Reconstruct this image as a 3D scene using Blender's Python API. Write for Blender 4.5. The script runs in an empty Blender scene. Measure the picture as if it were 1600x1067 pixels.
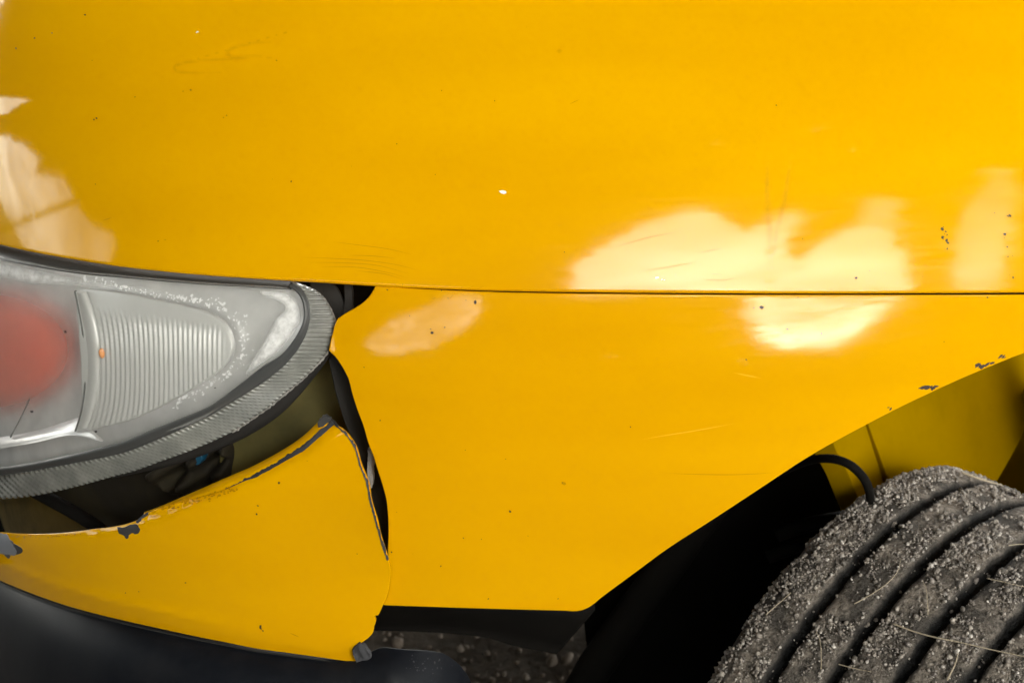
import bpy, math, random
import numpy as np
from mathutils import Vector, Matrix
from mathutils.geometry import delaunay_2d_cdt
random.seed(3); rng = np.random.default_rng(3)
R_ = math.radians
S = bpy.context.scene
COL = S.collection

# ------------------------------------------------------------------ camera
PITCH = R_(24.0)
CAM = np.array([0.0, -0.9592, 1.268])
FPX = 2222.0
cd = bpy.data.cameras.new('camera'); cam = bpy.data.objects.new('camera', cd); COL.objects.link(cam)
cam.location = CAM; cam.rotation_euler = (math.pi/2 - PITCH, 0, 0)
cd.sensor_width = 36.0; cd.lens = 36.0*FPX/1600.0
cd.clip_start = 0.02; cd.clip_end = 500
cd.dof.use_dof = True; cd.dof.focus_distance = 1.03; cd.dof.aperture_fstop = 13.0
S.camera = cam

# ------------------------------------------------------------------ sky, sun, exposure
SUN = np.array([math.sin(R_(22))*math.cos(R_(24)), -math.cos(R_(22))*math.cos(R_(24)), math.sin(R_(19))])
w = bpy.data.worlds.new('World'); S.world = w; w.use_nodes = True
nt = w.node_tree; nt.nodes.clear()
out = nt.nodes.new('ShaderNodeOutputWorld'); bg = nt.nodes.new('ShaderNodeBackground')
sky = nt.nodes.new('ShaderNodeTexSky'); sky.sky_type = 'NISHITA'; sky.sun_disc = False
sky.sun_elevation = math.asin(SUN[2]); sky.sun_rotation = math.atan2(SUN[0], SUN[1])
sky.air_density = 1.0; sky.dust_density = 0.7; sky.ozone_density = 0.6
hs = nt.nodes.new('ShaderNodeHueSaturation'); hs.inputs['Saturation'].default_value = 0.15; hs.inputs['Value'].default_value = 1.0
nt.links.new(sky.outputs[0], hs.inputs['Color'])
tc = nt.nodes.new('ShaderNodeTexCoord'); mp = nt.nodes.new('ShaderNodeMapping'); mp.inputs['Scale'].default_value = (1, 1, 2.2); nt.links.new(tc.outputs['Generated'], mp.inputs['Vector'])
cn = nt.nodes.new('ShaderNodeTexNoise'); cn.inputs['Scale'].default_value = 5.5; cn.inputs['Detail'].default_value = 6; cn.inputs['Roughness'].default_value = .6; nt.links.new(mp.outputs[0], cn.inputs['Vector'])
cr = nt.nodes.new('ShaderNodeValToRGB'); cr.color_ramp.elements[0].position = .38; cr.color_ramp.elements[0].color = (.62,.64,.66,1); cr.color_ramp.elements[1].position = .64; cr.color_ramp.elements[1].color = (1.75,1.68,1.5,1)
nt.links.new(cn.outputs['Fac'], cr.inputs['Fac'])
cm = nt.nodes.new('ShaderNodeMix'); cm.data_type = 'RGBA'; cm.blend_type = 'MULTIPLY'; cm.inputs[0].default_value = 1.0
nt.links.new(hs.outputs[0], cm.inputs[6]); nt.links.new(cr.outputs[0], cm.inputs[7]); nt.links.new(cm.outputs[2], bg.inputs['Color'])   # clouds
bg.inputs['Strength'].default_value = 0.15
nt.links.new(bg.outputs[0], out.inputs['Surface'])
ld = bpy.data.lights.new('sun', 'SUN'); ld.energy = 0.5; ld.angle = R_(34); ld.color = (1.0, 0.94, 0.78)
lo = bpy.data.objects.new('sun', ld); COL.objects.link(lo)
lo.rotation_euler = Vector(SUN).to_track_quat('Z', 'Y').to_euler(); lo.location = (5, -10, 5)
S.view_settings.view_transform = 'Standard'; S.view_settings.look = 'None'
S.view_settings.gamma = 1.0; S.view_settings.use_curve_mapping = False
S.view_settings.exposure = 2.50
S.cycles.use_denoising = True
S.cycles.max_bounces = 8; S.cycles.transparent_max_bounces = 12
S.cycles.sample_clamp_indirect = 6.0

# ------------------------------------------------------------------ materials
def mat(name, base=(.5,.5,.5), rough=.5, metal=0.0, coat=0.0, coat_rough=.05, coat_ior=1.5, alpha=1.0, spec=.5, ior=1.5):
    m = bpy.data.materials.new(name); m.use_nodes = True
    b = m.node_tree.nodes['Principled BSDF']
    b.inputs['Base Color'].default_value = (*base, 1); b.inputs['Roughness'].default_value = rough
    b.inputs['Metallic'].default_value = metal; b.inputs['Coat Weight'].default_value = coat
    b.inputs['Coat Roughness'].default_value = coat_rough; b.inputs['Coat IOR'].default_value = coat_ior
    b.inputs['Alpha'].default_value = alpha; b.inputs['Specular IOR Level'].default_value = spec
    b.inputs['IOR'].default_value = ior
    return m, m.node_tree, b
def noise(nt, scale, detail=3, rough=.5, vec=None, dist=0.0):
    n = nt.nodes.new('ShaderNodeTexNoise'); n.inputs['Scale'].default_value = scale
    n.inputs['Detail'].default_value = detail; n.inputs['Roughness'].default_value = rough; n.inputs['Distortion'].default_value = dist
    if vec is not None: nt.links.new(vec, n.inputs['Vector'])
    return n
def coords(nt, scale=(1,1,1), rot=(0,0,0)):
    t = nt.nodes.new('ShaderNodeTexCoord'); m = nt.nodes.new('ShaderNodeMapping')
    m.inputs['Scale'].default_value = scale; m.inputs['Rotation'].default_value = rot
    nt.links.new(t.outputs['Object'], m.inputs['Vector']); return m.outputs['Vector']
def ramp(nt, sock, stops):
    r = nt.nodes.new('ShaderNodeValToRGB'); e = r.color_ramp.elements
    while len(e) < len(stops): e.new(0.5)
    for i, (p, c) in enumerate(stops):
        e[i].position = p; e[i].color = (c, c, c, 1) if not isinstance(c, tuple) else (*c, 1)
    nt.links.new(sock, r.inputs['Fac']); return r.outputs['Color']
def mixc(nt, fac, a, b):
    m = nt.nodes.new('ShaderNodeMix'); m.data_type = 'RGBA'
    for k, v in ((0, fac), (6, a), (7, b)):
        if isinstance(v, (tuple, float, int)):
            m.inputs[k].default_value = v if k == 0 else (*v, 1)
        else: nt.links.new(v, m.inputs[k])
    return m.outputs[2]
def bump(nt, b, sock, strength, dist, prev=None, inp='Normal'):
    u = nt.nodes.new('ShaderNodeBump'); u.inputs['Strength'].default_value = strength; u.inputs['Distance'].default_value = dist
    nt.links.new(sock, u.inputs['Height'])
    if prev is not None: nt.links.new(prev, u.inputs['Normal'])
    nt.links.new(u.outputs[0], b.inputs[inp]); return u.outputs[0]
M = {}
YEL = (0.83, 0.43, 0.0)
def make_paint():
    m, nt, b = mat('yellow_paint', YEL, .45, coat=1.0, coat_rough=.03, coat_ior=1.33, spec=.0)
    v = coords(nt)
    big = noise(nt, 5, 3, .5, v)
    c = mixc(nt, ramp(nt, big.outputs[0], [(.35, 0.0), (.7, 1.0)]), YEL, (.80, .405, .0))
    # soft panel shading put into the colour as lighter and darker bands
    fv = noise(nt, 2.6, 3, .5, coords(nt, (.55, .55, 2.6), (0, R_(14), 0)), .3)
    c = mixc(nt, ramp(nt, fv.outputs[0], [(.32, 0.0), (.68, 1.0)]), c, (.70,.335,.0))
    # fine dust film
    d = noise(nt, 420, 4, .6, v)
    c = mixc(nt, ramp(nt, d.outputs[0], [(.60, 0.0), (.85, .10)]), c, (.45, .30, .12))
    nt.links.new(c, b.inputs['Base Color'])
    sv = coords(nt, (1.2, 1.2, 9.0), (0, R_(4), 0))
    s1 = noise(nt, 26, 5, .62, sv, .4)
    r = ramp(nt, s1.outputs[0], [(.35, .05), (.8, .12)]); nt.links.new(r, b.inputs['Coat Roughness'])
    s2 = noise(nt, 60, 2, .5, coords(nt, (.4, .4, 5.0), (0, R_(4), 0)), .3)
    p = bump(nt, b, s2.outputs[0], .06, .00021, inp='Coat Normal')
    s3 = noise(nt, 170, 2, .5, v)
    bump(nt, b, s3.outputs[0], .02, .0003, prev=p, inp='Coat Normal')
    return m
M['paint'] = make_paint()
def make_plastic(name, base, rough, bs=900, amp=.0003, var=.25, dust=(.18,.17,.16), dfac=.25, spec=.5):
    m, nt, b = mat(name, base, rough, spec=spec)
    v = coords(nt)
    n = noise(nt, 22, 5, .6, v); n2 = noise(nt, bs, 2, .5, v)
    c = mixc(nt, ramp(nt, n.outputs[0], [(.42, 0.0), (.8, dfac)]), base, dust)
    nt.links.new(c, b.inputs['Base Color'])
    rr = ramp(nt, n.outputs[0], [(.3, rough), (.75, min(1, rough+var))]); nt.links.new(rr, b.inputs['Roughness'])
    bump(nt, b, n2.outputs[0], .35, amp)
    return m
M['black'] = make_plastic('black_plastic', (.0045,.006,.010), .48, dfac=.05, var=.1, spec=.16)
M['dark'] = make_plastic('dark_plastic', (.0055,.0050,.0045), .8, dust=(.020,.017,.014), spec=.08)
M['bracket'] = make_plastic('bracket_plastic', (.022,.021,.0205), .55, dust=(.05,.048,.045), spec=.2)
M['bare'] = make_plastic('bare_bumper_plastic', (.020,.020,.022), .5)
M['grey_primer'] = make_plastic('grey_primer', (.16,.17,.20), .6, bs=500, amp=.0006)
M['worn'] = make_plastic('worn_plastic', (.020,.021,.025), .7, bs=330, amp=.0016, dust=(.09,.092,.105), dfac=.9)
M['worn_light'] = make_plastic('worn_light_plastic', (.35,.34,.33), .8, bs=400, amp=.002)
M['seam'] = make_plastic('rubber_seal', (.004,.004,.004), .8, dust=(.01,.01,.01), spec=.05)  # near-black colour standing in for shade between the panels
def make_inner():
    m, nt, b = mat('inner_yellow_paint', (.27,.155,.0), .6, spec=.0)  # body yellow darkened so its colour carries the wheel arch shade
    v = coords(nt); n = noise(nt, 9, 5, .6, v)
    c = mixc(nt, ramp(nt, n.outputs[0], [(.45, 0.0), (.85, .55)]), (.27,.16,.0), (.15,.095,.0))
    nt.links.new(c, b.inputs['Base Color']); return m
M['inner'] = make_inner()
M['inner_dim'] = make_plastic('thin_overspray', (.095,.080,.018), .7, dust=(.045,.042,.016), dfac=.8)  # darker copy of the yellow, with the shadow behind the lamp painted in

# ------------------------------------------------------------------ the car's skin: y = F(x, z)
ZS = 0.872
_z = np.linspace(-0.6, 0.5, 44001)
_al = np.where(_z > 0, 22 + 24*np.minimum(_z, .5)/0.2, 3 + 19*np.exp(np.minimum(_z, 0)/0.08))
_ta = np.tan(np.radians(_al)); _g = np.concatenate([[0], np.cumsum((_ta[1:] + _ta[:-1])*.5*np.diff(_z))]); _g -= np.interp(0, _z, _g)
_x = np.linspace(-1.2, 1.4, 104001)
_pp = np.minimum(.6, .05 + .45*_x) - 8.2*np.maximum(0, -.08 - _x)**2; _pp = np.maximum(_pp, -1.9)
_p = np.concatenate([[0], np.cumsum((_pp[1:] + _pp[:-1])*.5*np.diff(_x))]); _p -= np.interp(0, _x, _p)
def F(x, z): return np.interp(x, _x, _p) + np.interp(z - ZS, _z, _g)
FW = np.array([0, math.cos(PITCH), -math.sin(PITCH)]); UP = np.array([0, math.sin(PITCH), math.cos(PITCH)]); RT = np.array([1., 0, 0])
def rays(px):
    px = np.asarray(px, float)
    d = FW + ((px[..., 0:1] - 800)/FPX)*RT - ((px[..., 1:2] - 533.5)/FPX)*UP
    return d/np.linalg.norm(d, axis=-1, keepdims=True)
def cast(px, off=0.0):
    d = rays(px); lo_ = np.full(d.shape[:-1], .45); hi_ = np.full(d.shape[:-1], 2.6)
    for _ in range(44):
        t = (lo_ + hi_)/2; P = CAM + d*t[..., None]
        h = P[..., 1] - F(P[..., 0], P[..., 2]) - off
        lo_ = np.where(h < 0, t, lo_); hi_ = np.where(h < 0, hi_, t)
    return CAM + d*((lo_ + hi_)/2)[..., None]
def ev(off, px): return off(px) if callable(off) else np.full(px.shape[:-1], float(off))
def surf(px, off=0.0, e=2.5):
    px = np.asarray(px, float)
    P = cast(px, ev(off, px))
    def c(dx, dy): q = px + np.array([dx, dy]); return cast(q, ev(off, q))
    n = np.cross(c(e, 0) - c(-e, 0), c(0, -e) - c(0, e)); n /= np.linalg.norm(n, axis=-1, keepdims=True)
    return P, n
def catmull(pts, step=4.0, closed=False):
    p = np.asarray(pts, float)
    if len(p) == 2: q = p
    a = np.vstack([p[-1:], p, p[:2]]) if closed else np.vstack([2*p[0]-p[1], p, 2*p[-1]-p[-2]])
    o = []
    for i in range(1, len(a)-2):
        p0, p1, p2, p3 = a[i-1:i+3]; n = max(1, int(round(np.hypot(*(p2-p1))/step)))
        t = (np.arange(n)/n)[:, None]
        # centripetal-like: limit tangents by segment length
        L = np.hypot(*(p2-p1)); m1 = (p2-p0)/max(1e-6, np.hypot(*(p2-p0)))*L; m2 = (p3-p1)/max(1e-6, np.hypot(*(p3-p1)))*L
        h00 = 2*t**3-3*t**2+1; h10 = t**3-2*t**2+t; h01 = -2*t**3+3*t**2; h11 = t**3-t**2
        o.append(h00*p1+h10*m1+h01*p2+h11*m2)
    if not closed: o.append(p[-1:])
    return np.vstack(o)
def outline(*segs, step=4.0):
    o = []
    for s in segs:
        q = catmull(s, step)
        if o and np.hypot(*(o[-1][-1]-q[0])) < .5: q = q[1:]
        o.append(q)
    o = np.vstack(o)
    if np.hypot(*(o[0]-o[-1])) < .5: o = o[:-1]
    return o
def area(p): return .5*np.sum(p[:, 0]*np.roll(p[:, 1], -1) - np.roll(p[:, 0], -1)*p[:, 1])
def inside(q, p):
    x, y = q[:, 0:1], q[:, 1:2]; x1, y1 = p[:, 0], p[:, 1]; x2, y2 = np.roll(x1, -1), np.roll(y1, -1)
    c = ((y1 > y) != (y2 > y)) & (x < (x2-x1)*(y-y1)/(y2-y1+1e-12)+x1)
    return c.sum(1) % 2 == 1
def mesh_obj(name, V, Fc, m, parent=None, smooth=True, N=None, kind=None, label=None):
    me = bpy.data.meshes.new(name); me.from_pydata([tuple(map(float, v)) for v in V], [], [tuple(map(int, f)) for f in Fc])
    if smooth: me.polygons.foreach_set('use_smooth', [True]*len(me.polygons))
    me.update()
    if N is not None: me.normals_split_custom_set_from_vertices([tuple(map(float, n)) for n in N])
    for mm in (m if isinstance(m, list) else [m]): me.materials.append(mm)
    o = bpy.data.objects.new(name, me); COL.objects.link(o)
    if parent is not None: o.parent = parent; o.matrix_parent_inverse = parent_inv(parent)
    if kind: o['kind'] = kind
    if label: o['label'] = label
    return o
def parent_inv(p):
    mtx = Matrix.Translation(p.location) if p.parent is None else Matrix.Identity(4)
    if p.parent is not None:
        mtx = Matrix.Identity(4)
    return mtx.inverted()
def panel(name, poly, m, parent, off=0.0, spacing=11.0, r=.0009, thick=.004, curl=90, disp=None, **kw):
    """A sheet lying on the skin inside an outline, with a rounded hem and real thickness."""
    poly = np.asarray(poly, float)
    if area(poly) < 0: poly = poly[::-1]
    nb = len(poly)
    x0, y0 = poly.min(0); x1, y1 = poly.max(0)
    gx, gy = np.meshgrid(np.arange(x0, x1, spacing), np.arange(y0, y1, spacing)); gx = gx + (np.arange(gx.shape[0]) % 2)[:, None]*spacing/2
    g = np.stack([gx.ravel(), gy.ravel()], -1); g = g[inside(g, poly)]
    keep = np.ones(len(g), bool)
    for i in range(0, len(g), 2000):
        a, b = poly, np.roll(poly, -1, 0); q = g[i:i+2000, None]; ab = b-a
        t = np.clip(((q-a)*ab).sum(-1)/((ab**2).sum(-1)+1e-9), 0, 1); d = np.linalg.norm(q-(a+t[..., None]*ab), axis=-1).min(1)
        keep[i:i+2000] = d > spacing*.45
    g = g[keep]
    pts = np.vstack([poly, g])
    vs, es, fs, ov, oe, of = delaunay_2d_cdt([Vector(p) for p in pts], [(i, (i+1) % nb) for i in range(nb)], [], 1, 1e-4)
    P2 = np.array([tuple(v) for v in vs]); fs = [list(f) for f in fs]
    idx = [None]*nb
    for k, l in enumerate(ov):
        for s in l:
            if s < nb: idx[s] = k
    idx = [i for i in idx if i is not None]
    P, N = surf(P2, off)
    if disp is not None:
        h = disp(P2); P = P + N*h[:, None]
    # make faces point at the camera
    f = []
    for t in fs:
        a, b, c = (P2[i] for i in t[:3])
        cr = (b[0]-a[0])*(c[1]-a[1])-(b[1]-a[1])*(c[0]-a[0])
        f.append(t if cr < 0 else t[::-1])
    bP, bN = P[idx], N[idx]
    tan = np.roll(bP, -1, 0) - np.roll(bP, 1, 0); tan /= np.linalg.norm(tan, axis=1, keepdims=True)+1e-12
    o = np.cross(tan, bN); c2 = P2[idx]; nxt = np.roll(c2, -1, 0)-np.roll(c2, 1, 0)
    # outward: polygon counter-clockwise in (x, y-down) => outward = (dy, -dx)
    chk = cast(c2 + np.stack([nxt[:, 1], -nxt[:, 0]], -1)/(np.linalg.norm(nxt, axis=1, keepdims=True)+1e-9), ev(off, c2)) - cast(c2, ev(off, c2))
    o *= np.sign((o*chk).sum(1, keepdims=True)); o /= np.linalg.norm(o, axis=1, keepdims=True)+1e-12
    Vs, Ns = [P], [N]; base = len(P); prev = list(idx); n_b = len(idx)
    for th in (30, 60, curl):
        t = R_(th); Vs.append(bP + o*r*math.sin(t) - bN*r*(1-math.cos(t))); Ns.append(math.cos(t)*bN+math.sin(t)*o)
        cur = list(range(base, base+n_b)); base += n_b
        for i in range(n_b):
            j = (i+1) % n_b; f.append((prev[i], cur[i], cur[j], prev[j]))
        prev = cur
    t = R_(curl); last = Vs[-1]
    Vs.append(last - bN*thick*math.sin(t) + o*thick*math.cos(t)*.0); Ns.append(o); cur = list(range(base, base+n_b)); base += n_b
    for i in range(n_b):
        j = (i+1) % n_b; f.append((prev[i], cur[i], cur[j], prev[j]))
    V = np.vstack(Vs); NN = np.vstack(Ns)
    nf = len(fs)
    # orient hem quads outward
    for k in range(nf, len(f)):
        q = f[k]; a, b, c, d = (V[i] for i in q); nn = np.cross(b-a, d-a) + np.cross(c-b, a-b)
        if nn @ (NN[q[0]] + NN[q[1]]) < 0: f[k] = q[::-1]
    return mesh_obj(name, V, f, m, parent, N=None if disp is not None else NN, **kw)
def resample(c, n):
    c = np.asarray(c, float); s = np.concatenate([[0], np.cumsum(np.hypot(*np.diff(c, axis=0).T))])
    t = np.linspace(0, s[-1], n); return np.stack([np.interp(t, s, c[:, 0]), np.interp(t, s, c[:, 1])], -1)
def strip(name, A, B, m, parent, offA=0.0, offB=0.0, n=120, k=6, disp=None, bulge=0.0, thick=.003, **kw):
    """A band between two outlines; disp(s, t) in metres raises it towards the outside."""
    A = resample(catmull(A), n); B = resample(catmull(B), n)
    t = np.linspace(0, 1, k)[None, :, None]
    px = A[:, None]*(1-t) + B[:, None]*t
    tt = np.broadcast_to(t[..., 0], px.shape[:2]); ss = np.broadcast_to(np.concatenate([[0], np.cumsum(np.hypot(*np.diff((A+B)/2, axis=0).T))])[:, None], px.shape[:2])
    oA = ev(offA, px) if callable(offA) else offA; oB = ev(offB, px) if callable(offB) else offB
    off = oA*(1-tt) + oB*tt - bulge*np.sin(np.pi*tt)
    if disp is not None: off = off - disp(ss, tt)
    P = cast(px.reshape(-1, 2), off.reshape(-1)).reshape(n, k, 3)
    back = P + np.array([0, thick, 0])
    V = np.vstack([P.reshape(-1, 3), back.reshape(-1, 3)]); f = []; h = n*k
    d2 = np.cross(np.append(A[-1]-A[0], 0), np.append(B[0]-A[0], 0))[2]
    for i in range(n-1):
        for j in range(k-1):
            q = (i*k+j, (i+1)*k+j, (i+1)*k+j+1, i*k+j+1); f.append(q if d2 < 0 else q[::-1])
    def edge(l):
        for a, b in zip(l[:-1], l[1:]): f.append((a, b, b+h, a+h))
    edge([i*k for i in range(n)]); edge([i*k+k-1 for i in range(n)]); edge(list(range(k))); edge([(n-1)*k+j for j in range(k)])
    return mesh_obj(name, V, f, m, parent, **kw)
def tube(name, pts, rad, m, parent, seg=10, taper=None, **kw):
    p = np.asarray(pts, float); n = len(p); V = []; f = []
    for i in range(n):
        t = p[min(i+1, n-1)] - p[max(i-1, 0)]; t /= np.linalg.norm(t)+1e-12
        a = np.cross(t, [0, 0, 1.0] if abs(t[2]) < .9 else [1.0, 0, 0]); a /= np.linalg.norm(a); b = np.cross(t, a)
        rr = rad*(taper(i/(n-1)) if taper else 1)
        for k in range(seg):
            g = 2*math.pi*k/seg; V.append(p[i] + rr*(math.cos(g)*a + math.sin(g)*b))
    for i in range(n-1):
        for k in range(seg):
            l = (k+1) % seg; f.append((i*seg+k, i*seg+l, (i+1)*seg+l, (i+1)*seg+k))
    f.append(tuple(range(seg))[::-1]); f.append(tuple((n-1)*seg+k for k in range(seg)))
    return mesh_obj(name, V, f, m, parent, **kw)
def smooth3(p, n): 
    p = np.asarray(p, float); q = []
    a = np.vstack([2*p[0]-p[1], p, 2*p[-1]-p[-2]])
    for i in range(1, len(a)-2):
        for t in np.arange(n)/n:
            q.append(.5*((2*a[i])+(-a[i-1]+a[i+1])*t+(2*a[i-1]-5*a[i]+4*a[i+1]-a[i+2])*t*t+(-a[i-1]+3*a[i]-3*a[i+1]+a[i+2])*t**3))
    q.append(p[-1]); return np.array(q)

# ------------------------------------------------------------------ the car
car = bpy.data.objects.new('car', None); COL.objects.link(car); car.location = (0, .35, 0)
car['label'] = 'yellow car with cracked bumper, clouded headlight and muddy front tyre'; car['category'] = 'car'
bpy.context.view_layer.update()
#HOOD
HOOD_LOW = [(-170,330),(-90,358),(0,383),(50,394),(100,403),(150,411),(200,418),(300,428),(400,435),(500,441),(600,447),(700,451.5),(800,454.5),(900,456),(1000,457),(1200,458),(1400,458),(1620,457),(1780,455)]
def seg_d(px, a, b):
    a = np.array(a, float); b = np.array(b, float); ab = b-a; t = np.clip(((px-a)*ab).sum(-1)/(ab@ab), 0, 1); q = a+t[..., None]*ab
    return px[..., 1]-q[..., 1], t
def hood_off(px):
    # a shallow pressed valley runs up across the bonnet from its left edge and fades out
    x = px[..., 0]; yl = 178 - .2*x + .00002*x*x; d = px[..., 1]-yl
    wd = 15 + .030*np.clip(x, 0, 900); fade = np.clip((1250-x)/900, 0, 1)
    return fade*((.0015+.0016*np.clip(x/500, 0, 1))*np.exp(-np.where(d < 0, d/(wd*1.1), d/(wd*2.0))**2) + 5.0e-5*np.clip(x/400, 0, 1)*wd*np.log1p(np.exp(np.clip(-d/wd, -40, 40))))
HOOD_EDGE = [(x, y-4.0) for x, y in HOOD_LOW]
hood = panel('hood', outline(HOOD_EDGE, [(1780,451),(1780,-70)], [(1780,-70),(-170,-70)], [(-170,-70),(-170,326)], step=5), M['paint'], car, off=hood_off, spacing=12, r=.0022, thick=.014)
#FENDER
FL = [(588,448),(586,452),(580,462),(571,472),(556,482.5),(541,491),(529,499)]
FL2 = [(529,499),(525,507),(522,518),(519,530),(515.5,547.5)]
FL3 = [(515.5,547.5),(526,557.5),(537,574),(546,592),(552,615),(560,640),(569,664),(577,692),(585,712),(591,732),(599,757),(605,780),(607.5,802),(608.5,832),(607.5,870),(610.5,892),(609.5,917),(606,932),(600,944)]
FB = [(600,944),(700,947.5),(800,950.5),(880,952.5)]
FB2 = [(880,952.5),(903,953),(920,947),(941,930.5)]
FB3 = [(941,930.5),(992,893),(1044,855),(1113,810.5),(1181,766),(1250,720.5),(1300,691),(1350,664),(1400,638),(1450,614),(1500,591),(1550,570),(1600,550),(1690,518),(1780,492)]
FT = [(588,448),(650,453),(750,457.6),(850,460),(950,461.2),(1100,462.4),(1300,462.9),(1600,462.2),(1780,460)]
def fender_off(px):
    x = px[..., 0]; y = px[..., 1]
    return .00001*np.maximum(0, 790-x)**1.55*.9*np.clip((y-430)/40, 0, 1)*0 + .010*np.clip((760-x)/240, 0, 1)**2
fender = panel('fender', outline(FL, FL2, FL3, FB, FB2, FB3, [(1780,492),(1780,460)], FT[::-1], step=4), M['paint'], car, off=fender_off, spacing=11, r=.0010, thick=.010)
SEAM = [(600,448.5),(650,451.2),(700,453),(750,454.8),(850,456.7),(950,458),(1100,459),(1300,459.5),(1600,458.8),(1780,456.8)]
strip('seam_seal', SEAM, [(x, y+5.5) for x, y in SEAM], M['seam'], car, offA=lambda q: fender_off(q)+.0030, offB=lambda q: fender_off(q)+.0022, n=160, k=3, thick=.004)  # dark strip added to paint the shade in the bonnet gap
def sweep(name, curve, vec, m, parent, off=.012, n=90, k=5, **kw):
    c = resample(catmull(curve), n); P = cast(c, np.full(n, off)); V = []; f = []
    for j in range(k): V.append(P + np.array(vec)*j/(k-1))
    V = np.stack(V, 1).reshape(-1, 3)
    for i in range(n-1):
        for j in range(k-1): f.append((i*k+j, (i+1)*k+j, (i+1)*k+j+1, i*k+j+1))
    return mesh_obj(name, V, f, m, parent, **kw)
# the rest of the bonnet and the body behind the corner, which shade the engine bay and the wheel arch
sweep('bonnet_rear', [(-170,-69),(400,-69),(1000,-69),(1780,-69)], (0,1.3,.10), M['paint'], car, off=.002)
sweep('nose_side', [(-169,-69),(-169,330),(-169,700),(-169,1150)], (-.25,1.4,0), M['paint'], car, off=.004)
sweep('body_side', [(1779,-69),(1779,250),(1779,460),(1779,500)], (.8,.9,0), M['paint'], car, off=.004)
def film(name, col, amount, scale=60):
    m, nt, b = mat(name, col, .6, spec=.2); v = coords(nt); n = noise(nt, scale, 5, .65, v)
    at = nt.nodes.new('ShaderNodeAttribute'); at.attribute_name = 'fade'; mm = nt.nodes.new('ShaderNodeMath'); mm.operation = 'MULTIPLY'
    nt.links.new(at.outputs['Fac'], mm.inputs[0]); nt.links.new(ramp(nt, n.outputs[0], [(.35, amount*.25), (.65, amount)]), mm.inputs[1]); nt.links.new(mm.outputs[0], b.inputs['Alpha']); return m
def sub(name, parent):
    o = bpy.data.objects.new(name, None); COL.objects.link(o); o.parent = parent; o.matrix_parent_inverse = parent_inv(parent); return o
def jag(pts, amp, step=2.0, seed=0):
    c = catmull(pts, step); r = np.random.default_rng(seed); n = r.normal(size=len(c)); n = np.convolve(n, [.25,.5,.25], 'same')*amp
    t = np.gradient(c, axis=0); t /= np.linalg.norm(t, axis=1, keepdims=True)+1e-9
    n[0] = n[-1] = 0; return c + np.stack([-t[:, 1], t[:, 0]], -1)*n[:, None]
# ---------------- bumper
B_TOP_L = [(-180,822),(-60,831),(0,832.5),(30,834.5),(62,835),(100,833),(150,827),(185,822),(207,816),(220,810)]
B_TOP_M = [(220,810),(232,802),(262,791),(300,780),(345,768),(400,743),(437,724),(475,702),(505,676),(521,662)]
B_R = [(521,662),(532,670),(544,682.5),(555,700),(562,725),(574,757),(577,780),(587,815),(597,850),(605,874)]
B_R2 = [(605,874),(608,884),(608.5,895),(607,915),(603,932),(597,945),(590,960)]
B_TEAR = [(590,960),(583,962),(586,970),(583,978),(582,986),(576,994),(563,1004),(552,1014),(556,1022),(553,1026),(557,1034)]
B_BOT = [(557,1034),(500,1026),(450,1019),(400,1012),(350,1002),(300,992),(250,981),(200,970),(150,958),(100,944),(50,926.5),(0,906),(-60,876),(-180,810)]
_bx = np.array([-200,-180,-60,0,50,100,150,200,250,300,350,400,450,500,557,600,690,800.]); _by = np.array([800,810,876,906,926.5,944,958,970,981,992,1002,1012,1019,1026,1034,1040,1048,1060.])
_tx = np.array([-180,-60,0,62,150,220,300,400,475,521,560,620]); _ty = np.array([822,831,832.5,835,827,810,780,743,702,662,640,600.])
def bump_off(px):
    x, y = px[..., 0], px[..., 1]; d = np.interp(x, _bx, _by)-y; e = y-np.interp(x, _tx, _ty)
    o = -.004 - .0022*np.exp(-((d-27)/9.0)**2)*np.clip((430-x)/200, 0, 1) + .004*np.exp(-np.maximum(d, 0)/7.0)
    return o + .005*np.exp(-np.maximum(e, 0)/9.0) - .010*np.clip((x-430)/160, 0, 1)**2*np.clip((y-660)/160, 0, 1)*np.clip((900-y)/120, 0, 1)
bumper = panel('bumper', outline(B_TOP_L, B_TOP_M, B_R, B_R2, B_TEAR, B_BOT, [(-180,810),(-180,822)], step=3.5), M['paint'], car, off=bump_off, spacing=9, r=.0008, thick=.003)
LIP_A = [(222,809),(262,790),(300,779),(345,767),(400,742),(437,723),(475,701),(505,675),(518,663)]
LIP_B = [(224,803),(250,793.5),(300,772),(350,750),(400,728),(450,700),(475,682),(494,664),(503,656)]
strip('bumper_lip', LIP_A, LIP_B, M['paint'], bumper, offA=.0008, offB=.0065, n=120, k=7, bulge=.0012)
strip('worn_edge', jag([(330,776),(346,770.5),(400,747),(437,727.5),(475,705.5),(507,678),(526,663)], .9, seed=1), jag([(332,774),(346,766.5),(400,739),(437,718.5),(475,694),(503,669.5),(519,656)], .8, seed=2), M['worn'], bumper, offA=.0001, offB=.0012, n=200, k=4, bulge=.0006, thick=.002)
panel('torn_tab', np.array([(497,662),(499.5,656),(503,654.5),(504,651.5),(510,650),(513,654),(516,653.5),(515.5,660),(523,661),(520,665),(514,664),(509,668),(503,666),(498,667.5)], float), M['bare'], bumper, off=.002, spacing=4, r=.0006, thick=.003)
_be = [(521,662),(532,670.5),(544,683),(555,701),(562,726),(574,757),(577.5,780),(587,815),(597,850),(605.5,875)]
strip('broken_edge', jag([(x-1.0, y+.6) for x, y in _be], .5, seed=5), jag([(x+1.6, y-.4) for x, y in _be], .5, seed=6), M['bare'], bumper, offA=lambda q: bump_off(q)-.0006, offB=lambda q: bump_off(q)-.0002, n=200, k=3, thick=.002)
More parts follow.
